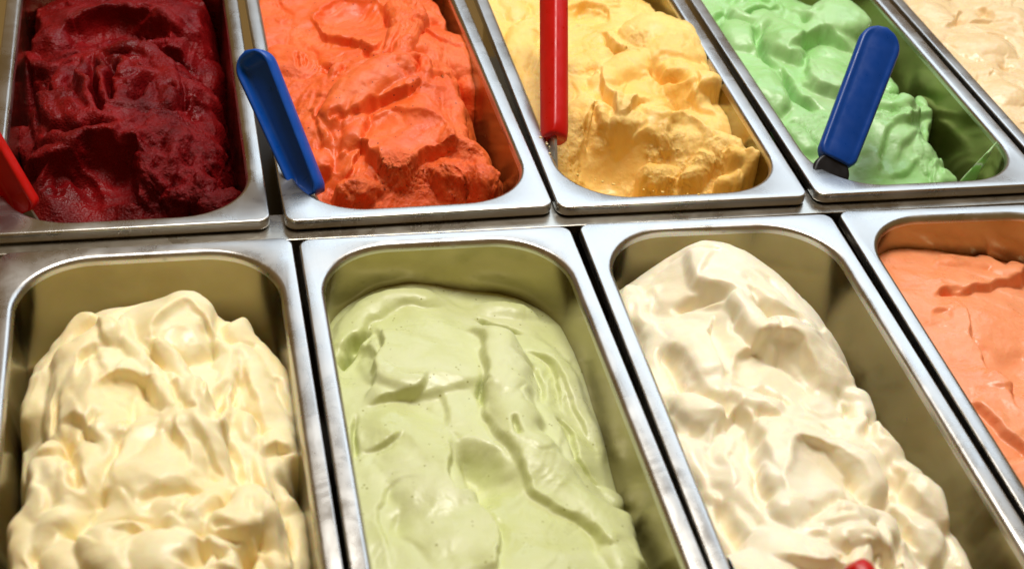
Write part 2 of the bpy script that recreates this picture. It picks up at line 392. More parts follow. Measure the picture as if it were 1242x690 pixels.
    def lobe(self, u, v, rx, ry, ang=0, top=4, drop=None, k=0.8):
        p = self.at(u, v); x, y = self.wx-p[0], self.wy-p[1]; a = math.radians(ang)
        X, Y = (x*math.cos(a)+y*math.sin(a))/rx, (-x*math.sin(a)+y*math.cos(a))/ry
        q = np.hypot(X, Y); d = drop if drop is not None else min(rx, ry)*0.62
        z = self.sample(*p)+top-d*(1-np.sqrt(np.clip(1-np.minimum(q, 1)**2, 0, 1)))-np.maximum(q-1, 0)*90
        self.H = smax(self.H, z, k)
        if self.crease:
            md = sstep(-0.3, 0.4, value_noise(2*X/np.maximum(q, 1e-3)+5, 2*Y/np.maximum(q, 1e-3), 0.8, self.seed+int(u)))
            rr_ = min(rx, ry); self.H -= self.crease*md*np.exp(-np.where(q > 1.02, (q-1.02)*rr_/2.6, (q-1.02)*rr_/1.3)**2)
    def dent(self, u, v, rx, ry, ang=0, d=4, p_=2.0):
        p = self.at(u, v); x, y = self.wx-p[0], self.wy-p[1]; a = math.radians(ang)
        X, Y = (x*math.cos(a)+y*math.sin(a))/rx, (-x*math.sin(a)+y*math.cos(a))/ry
        self.H = self.H-d*np.exp(-np.hypot(X, Y)**p_)
    def groove(self, pts, w=1.5, d=4):
        c = self.curve(pts); sl, s, t, nx, ny = self.field(c, w*4)
        self.H[sl] -= d*np.exp(-np.abs(s/w)**2.5)*self.taper(t, 0.3, 0.3)
    def layers(self, amp, spacing, ang=0, stretch=2.0, seed=0, swirl=1.0, cover=0.0, drop=0.16):
        """overlapping sheets left by the spatula: a warped ramp cut into soft steps whose lips wander and fade"""
        a = math.radians(ang); X, Y = self.X, self.Y; sd = self.seed*7+seed
        x = X+swirl*spacing*0.9*fbm(X, Y, 1/(spacing*2.6), sd+1, 3); y = Y+swirl*spacing*0.9*fbm(X, Y, 1/(spacing*2.6), sd+2, 3)
        al, ac = (x*math.cos(a)+y*math.sin(a)), (-x*math.sin(a)+y*math.cos(a))
        ph = -ac/spacing+1.3*swirl*fbm(al/stretch, ac, 1/(spacing*1.7), sd+3, 2)
        t = ph-np.floor(ph)
        saw = np.where(t < 1-drop, (t/(1-drop))**1.6, 1-sstep(1-drop, 1, t))
        m_ = sstep(-0.35-cover, 0.45-cover, fbm(X, Y, 1/(spacing*1.5), sd+4, 2))
        gx, gy = np.gradient(ph, self.st); m_ = m_*(1-sstep(1.5/spacing, 2.8/spacing, np.hypot(gx, gy)))
        self.H = self.H+amp*(saw-0.4)*m_
        lip = np.exp(-((t-(1-drop*0.6))/(drop*0.8))**2)*m_*amp*0.28
        self.DX += lip*math.sin(a); self.DY -= lip*math.cos(a)
    def striae(self, amp, spacing, ang=0, seed=0):
        """fine drag lines of the spatula edge"""
        a = math.radians(ang); X, Y = self.wx, self.wy; sd = self.seed*3+seed
        ac = -X*math.sin(a)+Y*math.cos(a)+6*fbm(X, Y, 1/45, sd, 2); al = X*math.cos(a)+Y*math.sin(a)
        m_ = sstep(0.05, 0.6, fbm(X, Y, 1/22, sd+4, 2))
        self.H = self.H+amp*m_*(value_noise(ac, al*0.06, 1/spacing, sd+1)+0.5*value_noise(ac, al*0.08, 2/spacing, sd+2))
    def blur(self, mm):
        """let the cream slump: soften everything laid so far"""
        r = max(1, int(mm/self.st*2.5)); k = np.exp(-0.5*(np.arange(-r, r+1)*self.st/mm)**2); k /= k.sum()
        for ax in (0, 1):
            self.H = np.apply_along_axis(lambda c: np.convolve(np.pad(c, r, 'edge'), k, 'valid'), ax, self.H)
            self.DX = np.apply_along_axis(lambda c: np.convolve(np.pad(c, r, 'edge'), k, 'valid'), ax, self.DX)
            self.DY = np.apply_along_axis(lambda c: np.convolve(np.pad(c, r, 'edge'), k, 'valid'), ax, self.DY)
    def tear(self, u, v, rx, ry, ang=0, amt=1.0):
        p = self.at(u, v); x, y = self.X-p[0], self.Y-p[1]; a = math.radians(ang)
        q = np.hypot((x*math.cos(a)+y*math.sin(a))/rx, (-x*math.sin(a)+y*math.cos(a))/ry)
        self.T = np.maximum(self.T, amt*(1-sstep(0.6, 1.15, q+0.25*fbm(self.X, self.Y, 1/9, self.seed+31, 2))))
    def scatter(self, n, poly, hmax=1.6, length=(10, 30), rng_seed=0, flow=0.0):
        """fine stray spatula folds over a region (pixel box), running roughly along one angle"""
        rng = random.Random(rng_seed)
        u0, v0, u1, v1 = poly
        for _ in range(n):
            u, v = rng.uniform(u0, u1), rng.uniform(v0, v1); a = flow+rng.gauss(0, 0.5); L = rng.uniform(*length); b_ = rng.uniform(-0.6, 0.6)
            pts = [(u+math.cos(a+b_*q)*L*q, v+math.sin(a+b_*q)*L*q) for q in (-0.5, 0, 0.5)]
            if rng.random() < 0.5: pts = pts[::-1]
            self.fold(pts, rng.uniform(0.3, 1)*hmax, rng.uniform(4, 10), 1.2, rng.uniform(0.2, 0.6)*hmax, rng.uniform(3, 8), 0.3, 0.4, 0.4)
    def build(self, label, group='gelato heaped in the pans', amp=(0.55, 0.20, 0.07), tear_amp=1.3, relief=1.0):
        X, Y = self.X, self.Y; sd = self.seed
        dw = np.minimum(np.minimum(X-10.6, W-10.6-X), np.minimum(Y-Y.min(), Y.max()-Y)); mk = sstep(10, 26, dw)*sstep(-42, -28, self.H)
        d = self.H-self.H0
        H = self.H+mk*(relief-1)*np.where(d > 0, 4.0*np.tanh(d*0.6/4.0), 3.0*np.tanh(d*0.5/3.0))+amp[0]*fbm(X, Y, 1/18, sd+1, 2)
        DX, DY = self.DX, self.DY
        P = np.stack([X+DX, Y+DY, H, self.T, X, Y], -1)
        for ax in (1, 0, 1):                      # spread the vertices evenly over steep faces
            Q = P if ax == 1 else P.transpose(1, 0, 2)
            d = np.sqrt((np.diff(Q[..., :3], axis=1)**2).sum(-1)); kern = np.ones(21)/21
            d = np.apply_along_axis(lambda c: np.convolve(np.pad(c, 10, 'edge'), kern, 'valid'), 0, d)
            d = np.apply_along_axis(lambda c: np.convolve(np.pad(c, 3, 'edge'), np.ones(7)/7, 'valid'), 1, d)
            cum = np.concatenate([np.zeros((len(d), 1)), np.cumsum(d, 1)], 1); cum /= cum[:, -1:]
            n_ = Q.shape[1]; idx = np.arange(n_, dtype=float); tgt = np.linspace(0, 1, n_); R = np.empty_like(Q)
            for i in range(len(Q)):
                fi = np.interp(tgt, cum[i], idx); lo = np.minimum(fi.astype(int), n_-2); fr = (fi-lo)[:, None]
                R[i] = Q[i, lo]*(1-fr)+Q[i, lo+1]*fr
            P = R if ax == 1 else R.transpose(1, 0, 2)
        T_, X, Y = P[..., 3], P[..., 4], P[..., 5]; P = np.ascontiguousarray(P[..., :3])
        gu = np.gradient(P, axis=0); gv = np.gradient(P, axis=1); N = np.cross(gu, gv); N /= np.linalg.norm(N, axis=-1, keepdims=True)+1e-9
        disp = amp[1]*fbm3(P, 1/5.5, sd+2, 2)+amp[2]*fbm3(P, 1/1.9, sd+3, 2)
        rag = fbm3(P*np.array([1.0, 0.75, 0.75]), 1/7.0, sd+4, 4, 0.6)+0.6*(np.abs(fbm3(P*np.array([1.7, 0.6, 0.8]), 1/3.2, sd+9, 2, 0.6))-0.35)
        disp = disp+T_*tear_amp*rag*0.62
        Q = P+N*disp[..., None]; DX, DY, H = Q[..., 0]-X, Q[..., 1]-Y, Q[..., 2]
        H = np.clip(H, -95, 30)
        x, y = X+DX, Y+DY
        # keep inside the steel: clamp against the tapering rounded well
        s = PANS[self.key][4]; cx, cy = W/2, s*LEN/2
        ins = 10.5+np.maximum(0, -H-5)*0.045; rad = R_IN-4.0
        hx, hy = W/2-ins-rad, LEN/2-ins-rad
        inside0 = np.hypot(np.maximum(np.abs(X-cx)-(W/2-10.9-rad), 0), np.maximum(np.abs(Y-cy)-(LEN/2-10.9-rad), 0)) < rad+0.9
        qx, qy = np.abs(x-cx)-hx, np.abs(y-cy)-hy
        ox, oy = np.maximum(qx, 0), np.maximum(qy, 0); dd = np.hypot(ox, oy); over = (dd > rad) & (H < 1.0)
        f = np.where(over, rad/np.maximum(dd, 1e-6), 1.0)
        x = np.where(over, cx+np.sign(x-cx)*(np.where(qx > 0, hx+ox*f, np.abs(x-cx))), x)
        y = np.where(over, cy+np.sign(y-cy)*(np.where(qy > 0, hy+oy*f, np.abs(y-cy))), y)
        nx_, ny_ = X.shape
        V = np.stack([x, y, H], -1).reshape(-1, 3)/1000.0
        I = np.arange(nx_*ny_).reshape(nx_, ny_)
        keep = (inside0[:-1, :-1] | inside0[1:, :-1] | inside0[:-1, 1:] | inside0[1:, 1:])
        F = np.stack([I[:-1, :-1], I[1:, :-1], I[1:, 1:], I[:-1, 1:]], -1)[keep]
        used = np.unique(F); remap = np.full(len(V), -1); remap[used] = np.arange(len(used)); V = V[used]; F = remap[F]
        me = bpy.data.meshes.new('gelato')
        me.vertices.add(len(V)); me.vertices.foreach_set('co', V.astype(np.float32).ravel())
        me.loops.add(F.size); me.loops.foreach_set('vertex_index', F.astype(np.int32).ravel())
        me.polygons.add(len(F)); me.polygons.foreach_set('loop_start', np.arange(0, F.size, 4, dtype=np.int32)); me.polygons.foreach_set('loop_total', np.full(len(F), 4, dtype=np.int32))
        at = me.attributes.new('torn', 'FLOAT', 'POINT'); at.data.foreach_set('value', T_.reshape(-1)[used].astype(np.float32))
        me.update(calc_edges=True); me.shade_smooth(); me.materials.append(G[self.key])
        o = bpy.data.objects.new('gelato', me); col.objects.link(o)
        Xp, Yp, Zp, a, s = PANS[self.key]; o.location = (Xp, Yp, Zp); o.rotation_euler = (0, 0, a)
        tag(o, label, 'gelato', group)
        return o
SURF = {}

# ---- vanilla
q = Gel('F1', [(205, 362, -6), (120, 380, -13), (160, 372, -9), (245, 370, -9), (62, 425, -20), (45, 470, -26), (38, 540, -28), (30, 620, -28), (200, 440, 0), (160, 490, 4), (180, 560, 6), (200, 630, 8), (140, 680, 8), (250, 680, 8), (290, 430, -12), (330, 480, -20), (345, 560, -24), (350, 640, -24), (110, 450, -4), (90, 550, -4), (80, 640, -6), (280, 520, -6), (300, 620, -6)],
        [(82, -20, -45), (30, -35, -48), (135, -35, -50), (82, -340, -15), (30, -320, -30), (140, -320, -30)], seed=3, gaps=(7, 6, 10, 6), soft=1.8, crease=3.2)
q.layers(1.6, 46, 12, 2.2, 1, 1.0, 0.1)
q.lobe(205, 386, 27, 26, 0, 3, 14, 0.8)
q.rope([(122, 384), (88, 420), (66, 466), (58, 520)], (11, 12), 6, 11, k=0.5, ta=0.1); q.rope([(70, 440), (48, 480), (42, 540)], (9, 10), 4, 9, k=0.5)
q.rope([(158, 396), (116, 424), (90, 468), (82, 520), (98, 552)], (13, 14), 7, 12, k=0.5, ta=0.1)
q.rope([(268, 396), (308, 434), (336, 486), (346, 545)], (14, 14), 6, 12, k=0.5, ta=0.1); q.rope([(278, 416), (304, 468), (326, 524), (334, 590)], (12, 11), 5, 9, k=0.5, ta=0.1); q.rope([(282, 480), (296, 530), (318, 590), (322, 640)], (9, 9), 3, 7, k=0.5)
q.petal(136, 474, 30, 42, -6, 6, 3, 11, 0.6, 1.0)
q.rope([(200, 500), (150, 548), (128, 604)], (20, 22), 4, 11, k=0.6, ta=0.1); q.rope([(214, 462), (212, 520), (190, 572), (172, 628)], (18, 24), 5, 12, k=0.6, ta=0.1); q.rope([(238, 474), (246, 530), (264, 584)], (11, 14), 4, 9, k=0.5)
q.lobe(98, 576, 16, 32, -8, 6, 13, 0.5); q.lobe(58, 592, 13, 38, 0, 6, 13, 0.5); q.lobe(34, 650, 10, 34, 0, 4, 10, 0.5); q.lobe(352, 640, 10, 36, 0, 4, 10, 0.5); q.lobe(338, 570, 11, 28, 0, 5, 9, 0.5)
q.blur(0.5)
q.scoop(226, 430, 18, 34, -10, 4.5, 2.2, 3, 1.6); q.scoop(166, 492, 22, 24, -14, 6, 3.4, 4, 2.4)
q.rope([(150, 384), (156, 412), (178, 440), (203, 464), (216, 506)], (5, 9), 3, 5, k=0.5, ta=0.1)
q.rope([(180, 410), (208, 444), (238, 476), (266, 506)], (5, 9), 3.5, 5.5, k=0.5, ta=0.1)
q.rope([(262, 390), (270, 430), (269, 468), (264, 504)], (5, 8), 3.5, 6, k=0.5)
q.groove([(256, 520), (266, 486), (278, 458)], 3.6, 7); q.groove([(266, 512), (284, 550), (306, 592)], 4, 6)
q.groove([(354, 548), (359, 575), (364, 608)], 5, 34); q.groove([(18, 552), (21, 585), (24, 618)], 5, 34)
q.fold([(66, 524), (80, 513), (98, 511), (116, 522), (124, 540)], 3, 12, 0.8, 4, 12, 1.4); q.fold([(36, 562), (58, 550), (88, 536)], 2.5, 12, 0.8, 3, 10, 1.0); q.fold([(318, 552), (332, 538), (352, 546)], 3, 12, 0.8, 4, 10, 1.2)
q.rope([(124, 618), (94, 634), (66, 660), (48, 704)], (7, 13), 7, 11, k=0.5, lean=1.6); q.lobe(92, 690, 16, 16, 0, 4, 9, 0.5)
q.fold([(180, 602), (204, 596), (224, 598), (250, 596)], 2.5, 16, 1.6, 2.5, 16, 1.2, 0.4, 0.4)
q.lobe(216, 622, 14, 12, 0, 4, 8, 0.5); q.rope([(200, 630), (220, 644), (240, 634), (252, 604)], (6, 8), 3, 7, k=0.5, ta=0.1, tb=0.1); q.rope([(244, 648), (272, 643), (296, 626), (308, 592)], (8, 11), 6, 9, k=0.5, lean=1.4)
q.rope([(246, 664), (270, 662), (292, 648)], (6, 7), 4, 7, k=0.5); q.rope([(262, 668), (274, 682), (262, 704)], (8, 8), 4, 8, k=0.5)
q.lobe(148, 670, 20, 20, 0, 5, 12, 0.5); q.lobe(202, 674, 20, 18, 0, 6, 12, 0.5); q.groove([(218, 690), (231, 670), (246, 652)], 3.6, 12); q.groove([(288, 700), (295, 666), (300, 640)], 3, 9)
q.rope([(310, 600), (324, 648), (326, 704)], (7, 11), 4, 8, k=0.5); q.groove([(332, 580), (340, 630), (344, 694)], 2.4, 6)
q.blur(0.35)
q.fold([(112, 392), (126, 410), (146, 428)], 2.0, 8, 1.0, 2, 8, 0.6); q.fold([(92, 470), (100, 440), (124, 420)], 1.6, 9, 1.4, 2.5, 9, 0.5); q.groove([(84, 540), (90, 575), (112, 612)], 2.6, 6); q.groove([(70, 470), (68, 505), (60, 535)], 2.2, 6)
q.fold([(216, 500), (226, 540), (238, 580)], 2.0, 10, 1.6, 2.0, 10, 0.5); q.fold([(236, 500), (252, 540), (278, 590)], 1.8, 8, 1.4, 2, 8, 0.5)
q.fold([(286, 440), (308, 470), (322, 506)], 1.6, 8, 1.2, 2, 8, 0.5); q.fold([(140, 650), (160, 640), (184, 644)], 2, 9, 1, 3, 8, 0.8)
q.scatter(18, (60, 400, 330, 680), 1.3, (30, 90), 4, 1.2); q.striae(0.22, 2.6, 70)
SURF['F1'] = q; q.build('pale yellow vanilla gelato in thick creamy folds', amp=(0.7, 0.12, 0.02), relief=1.7)

# ---- pistachio
q = Gel('F2', [(505, 352, -27), (600, 368, -38), (560, 372, -34), (430, 382, -34), (410, 450, -27), (540, 420, -20), (560, 500, -20), (700, 450, -33), (680, 430, -32), (740, 590, -44), (780, 690, -40), (470, 560, -20), (600, 600, -22), (520, 680, -16), (680, 680, -14), (440, 690, -20), (640, 450, -25), (700, 560, -28)],
        [(82, -340, -22), (30, -330, -24), (140, -330, -34)], seed=21, gaps=(0, 0, 0, 0), soft=1.3, crease=1.3)
q.layers(1.0, 60, 30, 2.4, 1, 0.7, -0.1)
q.rope([(410, 432), (426, 402), (456, 374), (500, 358), (535, 362), (564, 376)], (10, 9), 5, 8, k=1.0, lean=1.2, ta=0.1)
q.lobe(612, 378, 24, 11, -5, 5, 8, 1.0)
q.petal(522, 430, 40, 34, -8, 3, 3.5, 5, 1.5, 0.6)
q.rope([(575, 400), (612, 440), (622, 490), (648, 550), (690, 604), (734, 642), (752, 690)], (12, 15), 7, 11, k=1.2, ta=0.12, tb=0.02)
q.rope([(640, 400), (676, 440), (704, 500), (724, 560)], (9, 10), 3, 6, k=1.2)
q.fold([(520, 560), (556, 540), (604, 548), (660, 596)], 2.0, 26, 12, 13, 40, 0.0, 0.25, 0.3); q.fold([(440, 600), (480, 576), (530, 590), (566, 640)], 1.6, 22, 10, 8, 36, 0.0, 0.3, 0.3)
q.rope([(470, 480), (500, 540), (530, 600), (560, 690)], (20, 22), 3, 8, k=1.5, ta=0.15)
q.blur(1.2)
q.groove([(574, 381), (592, 389), (612, 396), (640, 404)], 2.4, 11); q.groove([(450, 394), (437, 405), (424, 420), (408, 450)], 2.0, 13); q.scoop(431, 446, 12, 26, 0, 6, 0.5, 4, 0.3)
q.fold([(456, 386), (464, 408), (456, 440), (453, 470), (438, 496)], 3, 9, 1.2, 2.5, 10, 0.9)
q.fold([(438, 494), (466, 482), (490, 475), (510, 468), (522, 448)], 2.6, 16, 1.2, 2.4, 26, 1.2, 0.3, 0.2)
q.fold([(558, 392), (580, 410), (600, 438), (605, 462), (594, 484), (600, 512), (616, 536), (634, 564), (658, 598), (690, 621), (722, 640), (752, 662)], 3.4, 9, 2.6, 0.8, 18, 1.6, 0.1, 0.05)
q.groove([(591, 452), (592, 474), (593, 496)], 1.6, 6)
q.fold([(604, 696), (594, 644), (580, 612), (560, 598), (533, 572), (536, 546), (548, 532)], 3.0, 14, 1.4, 2, 10, 1.0, 0.05, 0.15)
q.fold([(480, 696), (461, 640), (465, 606), (490, 578), (512, 570)], 1.6, 10, 2.4, 1.0, 10, 0.3)
q.fold([(440, 546), (462, 535), (490, 520)], 2.0, 12, 1.0, 1.8, 16, 1.0, 0.3, 0.3); q.groove([(430, 500), (432, 530), (437, 560)], 1.6, 6)
q.groove([(614, 416), (634, 430), (650, 458), (664, 494)], 1.7, 3.5); q.fold([(622, 406), (650, 424), (670, 452), (690, 504)], 1.8, 6, 1.0, 1.6, 6, 0.5); q.fold([(642, 418), (674, 446), (702, 500), (714, 548)], 1.6, 7, 1.0, 1.4, 6, 0.4)
q.groove([(674, 498), (688, 528), (702, 560), (722, 584), (746, 602)], 1.9, 5); q.groove([(626, 504), (629, 516), (631, 528)], 1.3, 5); q.groove([(676, 508), (678, 516)], 1.0, 3)
q.lobe(744, 680, 11, 16, 0, 3, 7, 1); q.lobe(735, 600, 9, 10, 0, 2, 5, 1); q.fold([(540, 470), (549, 494), (540, 522)], 1.2, 14, 2.4, 1.0, 12)
q.blur(0.5)
q.scatter(10, (640, 400, 740, 600), 0.9, (25, 60), 9, 1.05); q.scatter(7, (450, 420, 700, 680), 0.35, (20, 50), 12, 1.0); q.striae(0.22, 2.8, 60)
q.tear(575, 606, 14, 5, -40, 0.25); q.tear(458, 420, 4, 22, 0, 0.25); q.tear(690, 480, 10, 40, 25, 0.15)
SURF['F2'] = q; q.build('pale green pistachio gelato with smooth spatula sweeps', amp=(0.55, 0.12, 0.03), relief=1.5)

# ---- white cream
q = Gel('F3', [(840, 300, 2), (800, 320, -5), (930, 330, -6), (985, 380, -14), (1022, 430, -22), (1050, 490, -28), (1105, 580, -32), (1145, 680, -38), (762, 370, -14), (800, 470, -16), (835, 550, -17), (872, 640, -17), (860, 390, 4), (920, 470, 3), (960, 560, 3), (1000, 650, 3), (1050, 600, -6), (1000, 500, -4), (1070, 670, -8)],
        [(60, -15, -40), (120, -22, -45), (146, -70, -58), (152, -130, -62), (152, -200, -66), (153, -260, -68), (82, -340, -10), (30, -330, -20), (140, -335, -50)], seed=37, gaps=(0, 8, 8, 5), soft=1.6, crease=3.2)
q.layers(1.6, 44, -10, 2.2, 3, 1.0, 0.1)
q.rope([(788, 366), (812, 340), (850, 330), (900, 350), (955, 384), (1002, 428)], (18, 18), 3, 15, k=0.5, ta=0.15); q.lobe(774, 370, 10, 24, 0, 3, 10, 0.5); q.lobe(790, 400, 9, 20, 0, 3, 9, 0.5)
q.petal(850, 424, 32, 42, 4, 6, 3, 13, 1.2, 1.0); q.rope([(910, 386), (960, 408), (1000, 452), (1010, 490)], (15, 14), 6, 12, k=0.5); q.petal(828, 484, 16, 30, 15, 3, 2, 7, 1, 0.6)
q.rope([(1020, 462), (1040, 500), (1036, 536)], (11, 11), 5, 9, k=0.5); q.petal(904, 576, 23, 42, 12, 5, 3, 9, 1, 1.0); q.rope([(960, 490), (968, 545), (1000, 610), (1040, 650)], (24, 22), 3, 11, k=2)
q.lobe(846, 560, 11, 30, 12, 3, 10, 0.5); q.lobe(890, 654, 13, 34, 15, 4, 11, 0.5)
q.lobe(1060, 528, 13, 20, 20, 4, 10, 0.5); q.lobe(1090, 580, 14, 24, 20, 5, 10, 0.5); q.lobe(1122, 604, 11, 18, 15, 7, 9, 0.5); q.lobe(1138, 662, 12, 32, 10, 4, 10, 0.5); q.lobe(1106, 640, 13, 24, 15, 4, 9, 0.5)
q.blur(0.7)
q.fold([(828, 302), (848, 332), (872, 354), (900, 366)], 3.5, 16, 2, 3.5, 16, 1.0)
q.groove([(812, 384), (834, 370), (852, 365), (876, 364), (892, 372)], 3, 6); q.groove([(910, 374), (934, 374), (955, 376), (980, 384)], 3.6, 10)
q.fold([(884, 466), (866, 440), (856, 408), (862, 384)], 2.6, 12, 1.0, 3.5, 16, 1.2)
q.rope([(890, 360), (911, 384), (938, 416)], (9, 8), 4, 7, k=0.5, ta=0.1)
q.scoop(944, 454, 25, 24, -18, 6, 3.6, 4, 2.6)
q.fold([(804, 416), (828, 440), (852, 466)], 2.5, 12, 2, 3.5, 12, 0.7); q.groove([(798, 418), (806, 442), (824, 476)], 2.8, 6)
q.groove([(1028, 492), (1031, 512)], 2.2, 6); q.groove([(1040, 536), (1054, 516), (1060, 498)], 2.4, 6); q.rope([(810, 476), (846, 498), (872, 520)], (9, 9), 4, 7, k=0.5); q.rope([(880, 470), (920, 486), (960, 500)], (10, 10), 3, 7, k=0.5)
q.fold([(858, 564), (862, 527), (880, 500), (902, 507), (919, 534), (936, 572), (950, 610), (972, 650)], 4, 14, 2.0, 4.0, 15, 1.2)
q.scoop(1000, 584, 23, 28, -35, 5, 3.6, 4, 2.6); q.rope([(930, 560), (948, 600), (976, 640)], (9, 10), 3, 7, k=0.5); q.groove([(872, 600), (896, 642), (916, 678)], 3, 8)
q.rope([(1004, 532), (1042, 566), (1066, 624)], (8, 11), 4, 8, k=0.5)
q.blur(0.45)
q.rope([(996, 636), (1038, 628), (1072, 644), (1066, 672)], (9, 12), 6, 10, k=0.5, lean=1.4); q.lobe(1032, 652, 15, 12, 0, 6, 8, 0.5)
q.rope([(1030, 666), (1042, 680), (1036, 704)], (8, 9), 4, 8, k=0.5); q.rope([(1062, 654), (1092, 658), (1114, 688)], (8, 11), 5, 9, k=0.5, lean=1.2); q.groove([(1073, 698), (1082, 678), (1096, 664)], 3, 9)
q.petal(962, 664, 22, 20, 0, 4, 3, 6, 1, 1); q.fold([(934, 664), (966, 676), (1000, 680), (1034, 682)], 2.5, 10, 1.4, 5, 10, 0.8); q.petal(930, 694, 18, 22, 10, 4, 3, 6, 1, 1)
q.fold([(1076, 552), (1100, 590), (1116, 628)], 2.6, 8, 1.0, 3, 8, 0.7); q.fold([(1072, 598), (1100, 634), (1122, 672)], 2.6, 9, 1.0, 3, 8, 0.7)
q.blur(0.35)
q.scatter(14, (970, 560, 1130, 690), 1.6, (24, 55), 5, 0.9); q.scatter(14, (790, 320, 1000, 560), 1.2, (30, 80), 15, 0.7); q.striae(0.28, 2.6, 110)
SURF['F3'] = q; q.build('heaped white cream gelato rising above its pan', amp=(0.75, 0.14, 0.02), relief=1.5)

# ---- peach
q = Gel('F4', [(1140, 308, -25), (1242, 334, -40), (1090, 330, -20), (1150, 420, -19), (1200, 520, -20), (1242, 450, -22), (1242, 575, -24), (1190, 380, -20)], [(82, -340, -24), (150, -150, -34), (150, -300, -34), (30, -330, -26), (100, -200, -20)], seed=44, soft=1.6)
q.layers(1.2, 50, -30, 2.4, 2, 0.8, 0.0); q.blur(1.0); q.striae(0.18, 3.0, 120)
q.rope([(1120, 322), (1164, 318), (1196, 322), (1210, 334), (1246, 326)], (8, 9), 4, 6)
q.fold([(1126, 364), (1146, 353), (1164, 354), (1190, 347), (1220, 339), (1250, 330)], 3.5, 11, 1.0, 2.2, 14, 1.4, 0.2, 0.02)
q.groove([(1138, 360), (1156, 356), (1172, 357)], 1.8, 4); q.fold([(1128, 384), (1142, 378), (1156, 378)], 0.8, 6, 0.9, 1.8, 5)
q.fold([(1262, 525), (1225, 490), (1204, 464), (1187, 430), (1176, 394), (1158, 374), (1140, 376)], 3.2, 10, 2, 2.5, 10, 0.6, 0.05, 0.15)
q.dent(1240, 446, 20, 22, 0, 7, 2.4); q.fold([(1185, 488), (1216, 522), (1250, 548)], 3, 10, 1.8, 3, 10, 0.5, 0.1, 0.05)
q.rope([(1200, 450), (1208, 462), (1216, 472)], (5, 6), 2.5, 4)
q.blur(0.7); q.scatter(8, (1100, 320, 1240, 540), 0.5, (25, 60), 6, 0.9)
SURF['F4'] = q; q.build('smooth glossy peach gelato low in its pan', amp=(0.6, 0.15, 0.06), relief=1.4)

# ---- dark berry
q = Gel('B1', [(150, 100, -8), (100, 60, -15), (180, 15, -12), (60, 40, -18), (50, 120, -16), (60, 180, -18), (205, 95, -9), (200, 150, -12), (250, 110, -20), (255, 170, -24), (245, 225, -28), (120, 225, -30), (180, 225, -24), (140, 255, -40), (60, 220, -26), (200, 250, -34), (250, 40, -24)],
        [(150, 160, -50), (150, 250, -55), (148, 80, -46), (12, 200, -50), (82, 345, -20), (14, 120, -45)], seed=58, gaps=(10, 15, 5, 0), crease=2.5)
q.layers(3.4, 17, 20, 2.2, 1, 1.3, 0.2, 0.2); q.striae(0.8, 3.2, 60)
q.scoop(138, 34, 40, 30, 0, 20, 4, 6, 3.0)
q.rope([(160, 36), (188, 26), (214, 29), (236, 46)], (6, 8), 6, 6, lean=1); q.rope([(170, 58), (196, 53), (213, 62)], (5, 5), 4, 5, lean=1); q.scoop(204, 68, 12, 9, 0, 12, 2, 5, 1.2)
q.lobe(60, 45, 16, 18, 0, 5, 10); q.dent(50, 62, 9, 4, 0, 9)
q.lobe(155, 100, 38, 34, 0, 5, 20, 3)
q.rope([(106, 60), (141, 56), (169, 62), (195, 77), (208, 96), (204, 118), (182, 134)], (8, 9), 4, 6, lean=0.6, streak=0.3)
q.rope([(106, 60), (97, 90), (104, 118), (120, 138)], (6, 7), 3, 5, streak=0.3); q.rope([(122, 62), (118, 92), (126, 122)], (5, 5), 2.5, 4); q.rope([(140, 72), (150, 88), (172, 84)], (5, 6), 2.5, 4)
q.groove([(114, 66), (109, 96), (116, 120), (128, 138)], 2.4, 14); q.groove([(136, 74), (131, 98), (133, 126)], 2.2, 13); q.groove([(188, 86), (174, 102), (156, 122)], 2.8, 14); q.groove([(94, 74), (88, 98), (94, 122)], 2.0, 8); q.groove([(78, 96), (76, 112)], 1.6, 4)
q.rope([(84, 66), (54, 92), (36, 128), (34, 152), (44, 182)], (9, 10), 5, 8, streak=0.3); q.rope([(92, 72), (72, 96), (64, 130), (80, 148)], (7, 8), 3, 5, streak=0.3)
q.rope([(50, 168), (88, 171), (122, 162), (140, 148)], (8, 9), 4, 6, lean=0.6); q.groove([(56, 161), (88, 157), (112, 151), (134, 142)], 4.0, 24)
q.rope([(36, 210), (58, 194), (83, 188), (103, 198), (113, 212)], (7, 6), 5, 6, lean=1); q.scoop(134, 216, 24, 20, -15, 18, 3, 5, 2.0); q.scoop(88, 226, 17, 18, 10, 12, 2, 5, 1.5)
q.fold([(126, 188), (140, 178), (156, 184), (168, 198), (172, 224), (170, 246)], 5, 9, 1.8, 8, 12, 1.6, 0.1, 0.05)
q.rope([(62, 240), (66, 226), (64, 210)], (4, 5), 3, 4)
q.lobe(190, 190, 14, 20, 0, 3, 8); q.lobe(214, 170, 10, 18, 0, 4, 7); q.lobe(250, 90, 15, 22, 0, 5, 9); q.lobe(250, 150, 12, 22, 0, 3, 8); q.lobe(225, 225, 18, 12, 0, 4, 8); q.lobe(262, 240, 14, 10, 20, 3, 6)
for u, v, r, d in ((180, 168, 5, 8), (204, 206, 6, 10), (230, 188, 5, 9), (272, 228, 9, 12), (272, 172, 6, 9), (236, 136, 5, 8), (210, 100, 3, 6), (222, 118, 4, 7), (188, 250, 8, 7)): q.dent(u, v, r, r, 0, d)
q.scatter(40, (170, 120, 285, 250), 2.2, (8, 26), 8, 1.2); q.scatter(22, (50, 20, 220, 180), 1.1, (10, 30), 18, 0.6)
q.tear(225, 180, 42, 66, 0, 0.9); q.tear(180, 40, 30, 20, 0, 0.6); q.tear(110, 60, 30, 8, 0, 0.5); q.tear(100, 190, 40, 14, 0, 0.3)
q.T = np.maximum(q.T, 0.55*sstep(-0.3, 0.5, fbm(q.X, q.Y, 1/20, q.seed+61, 3)))
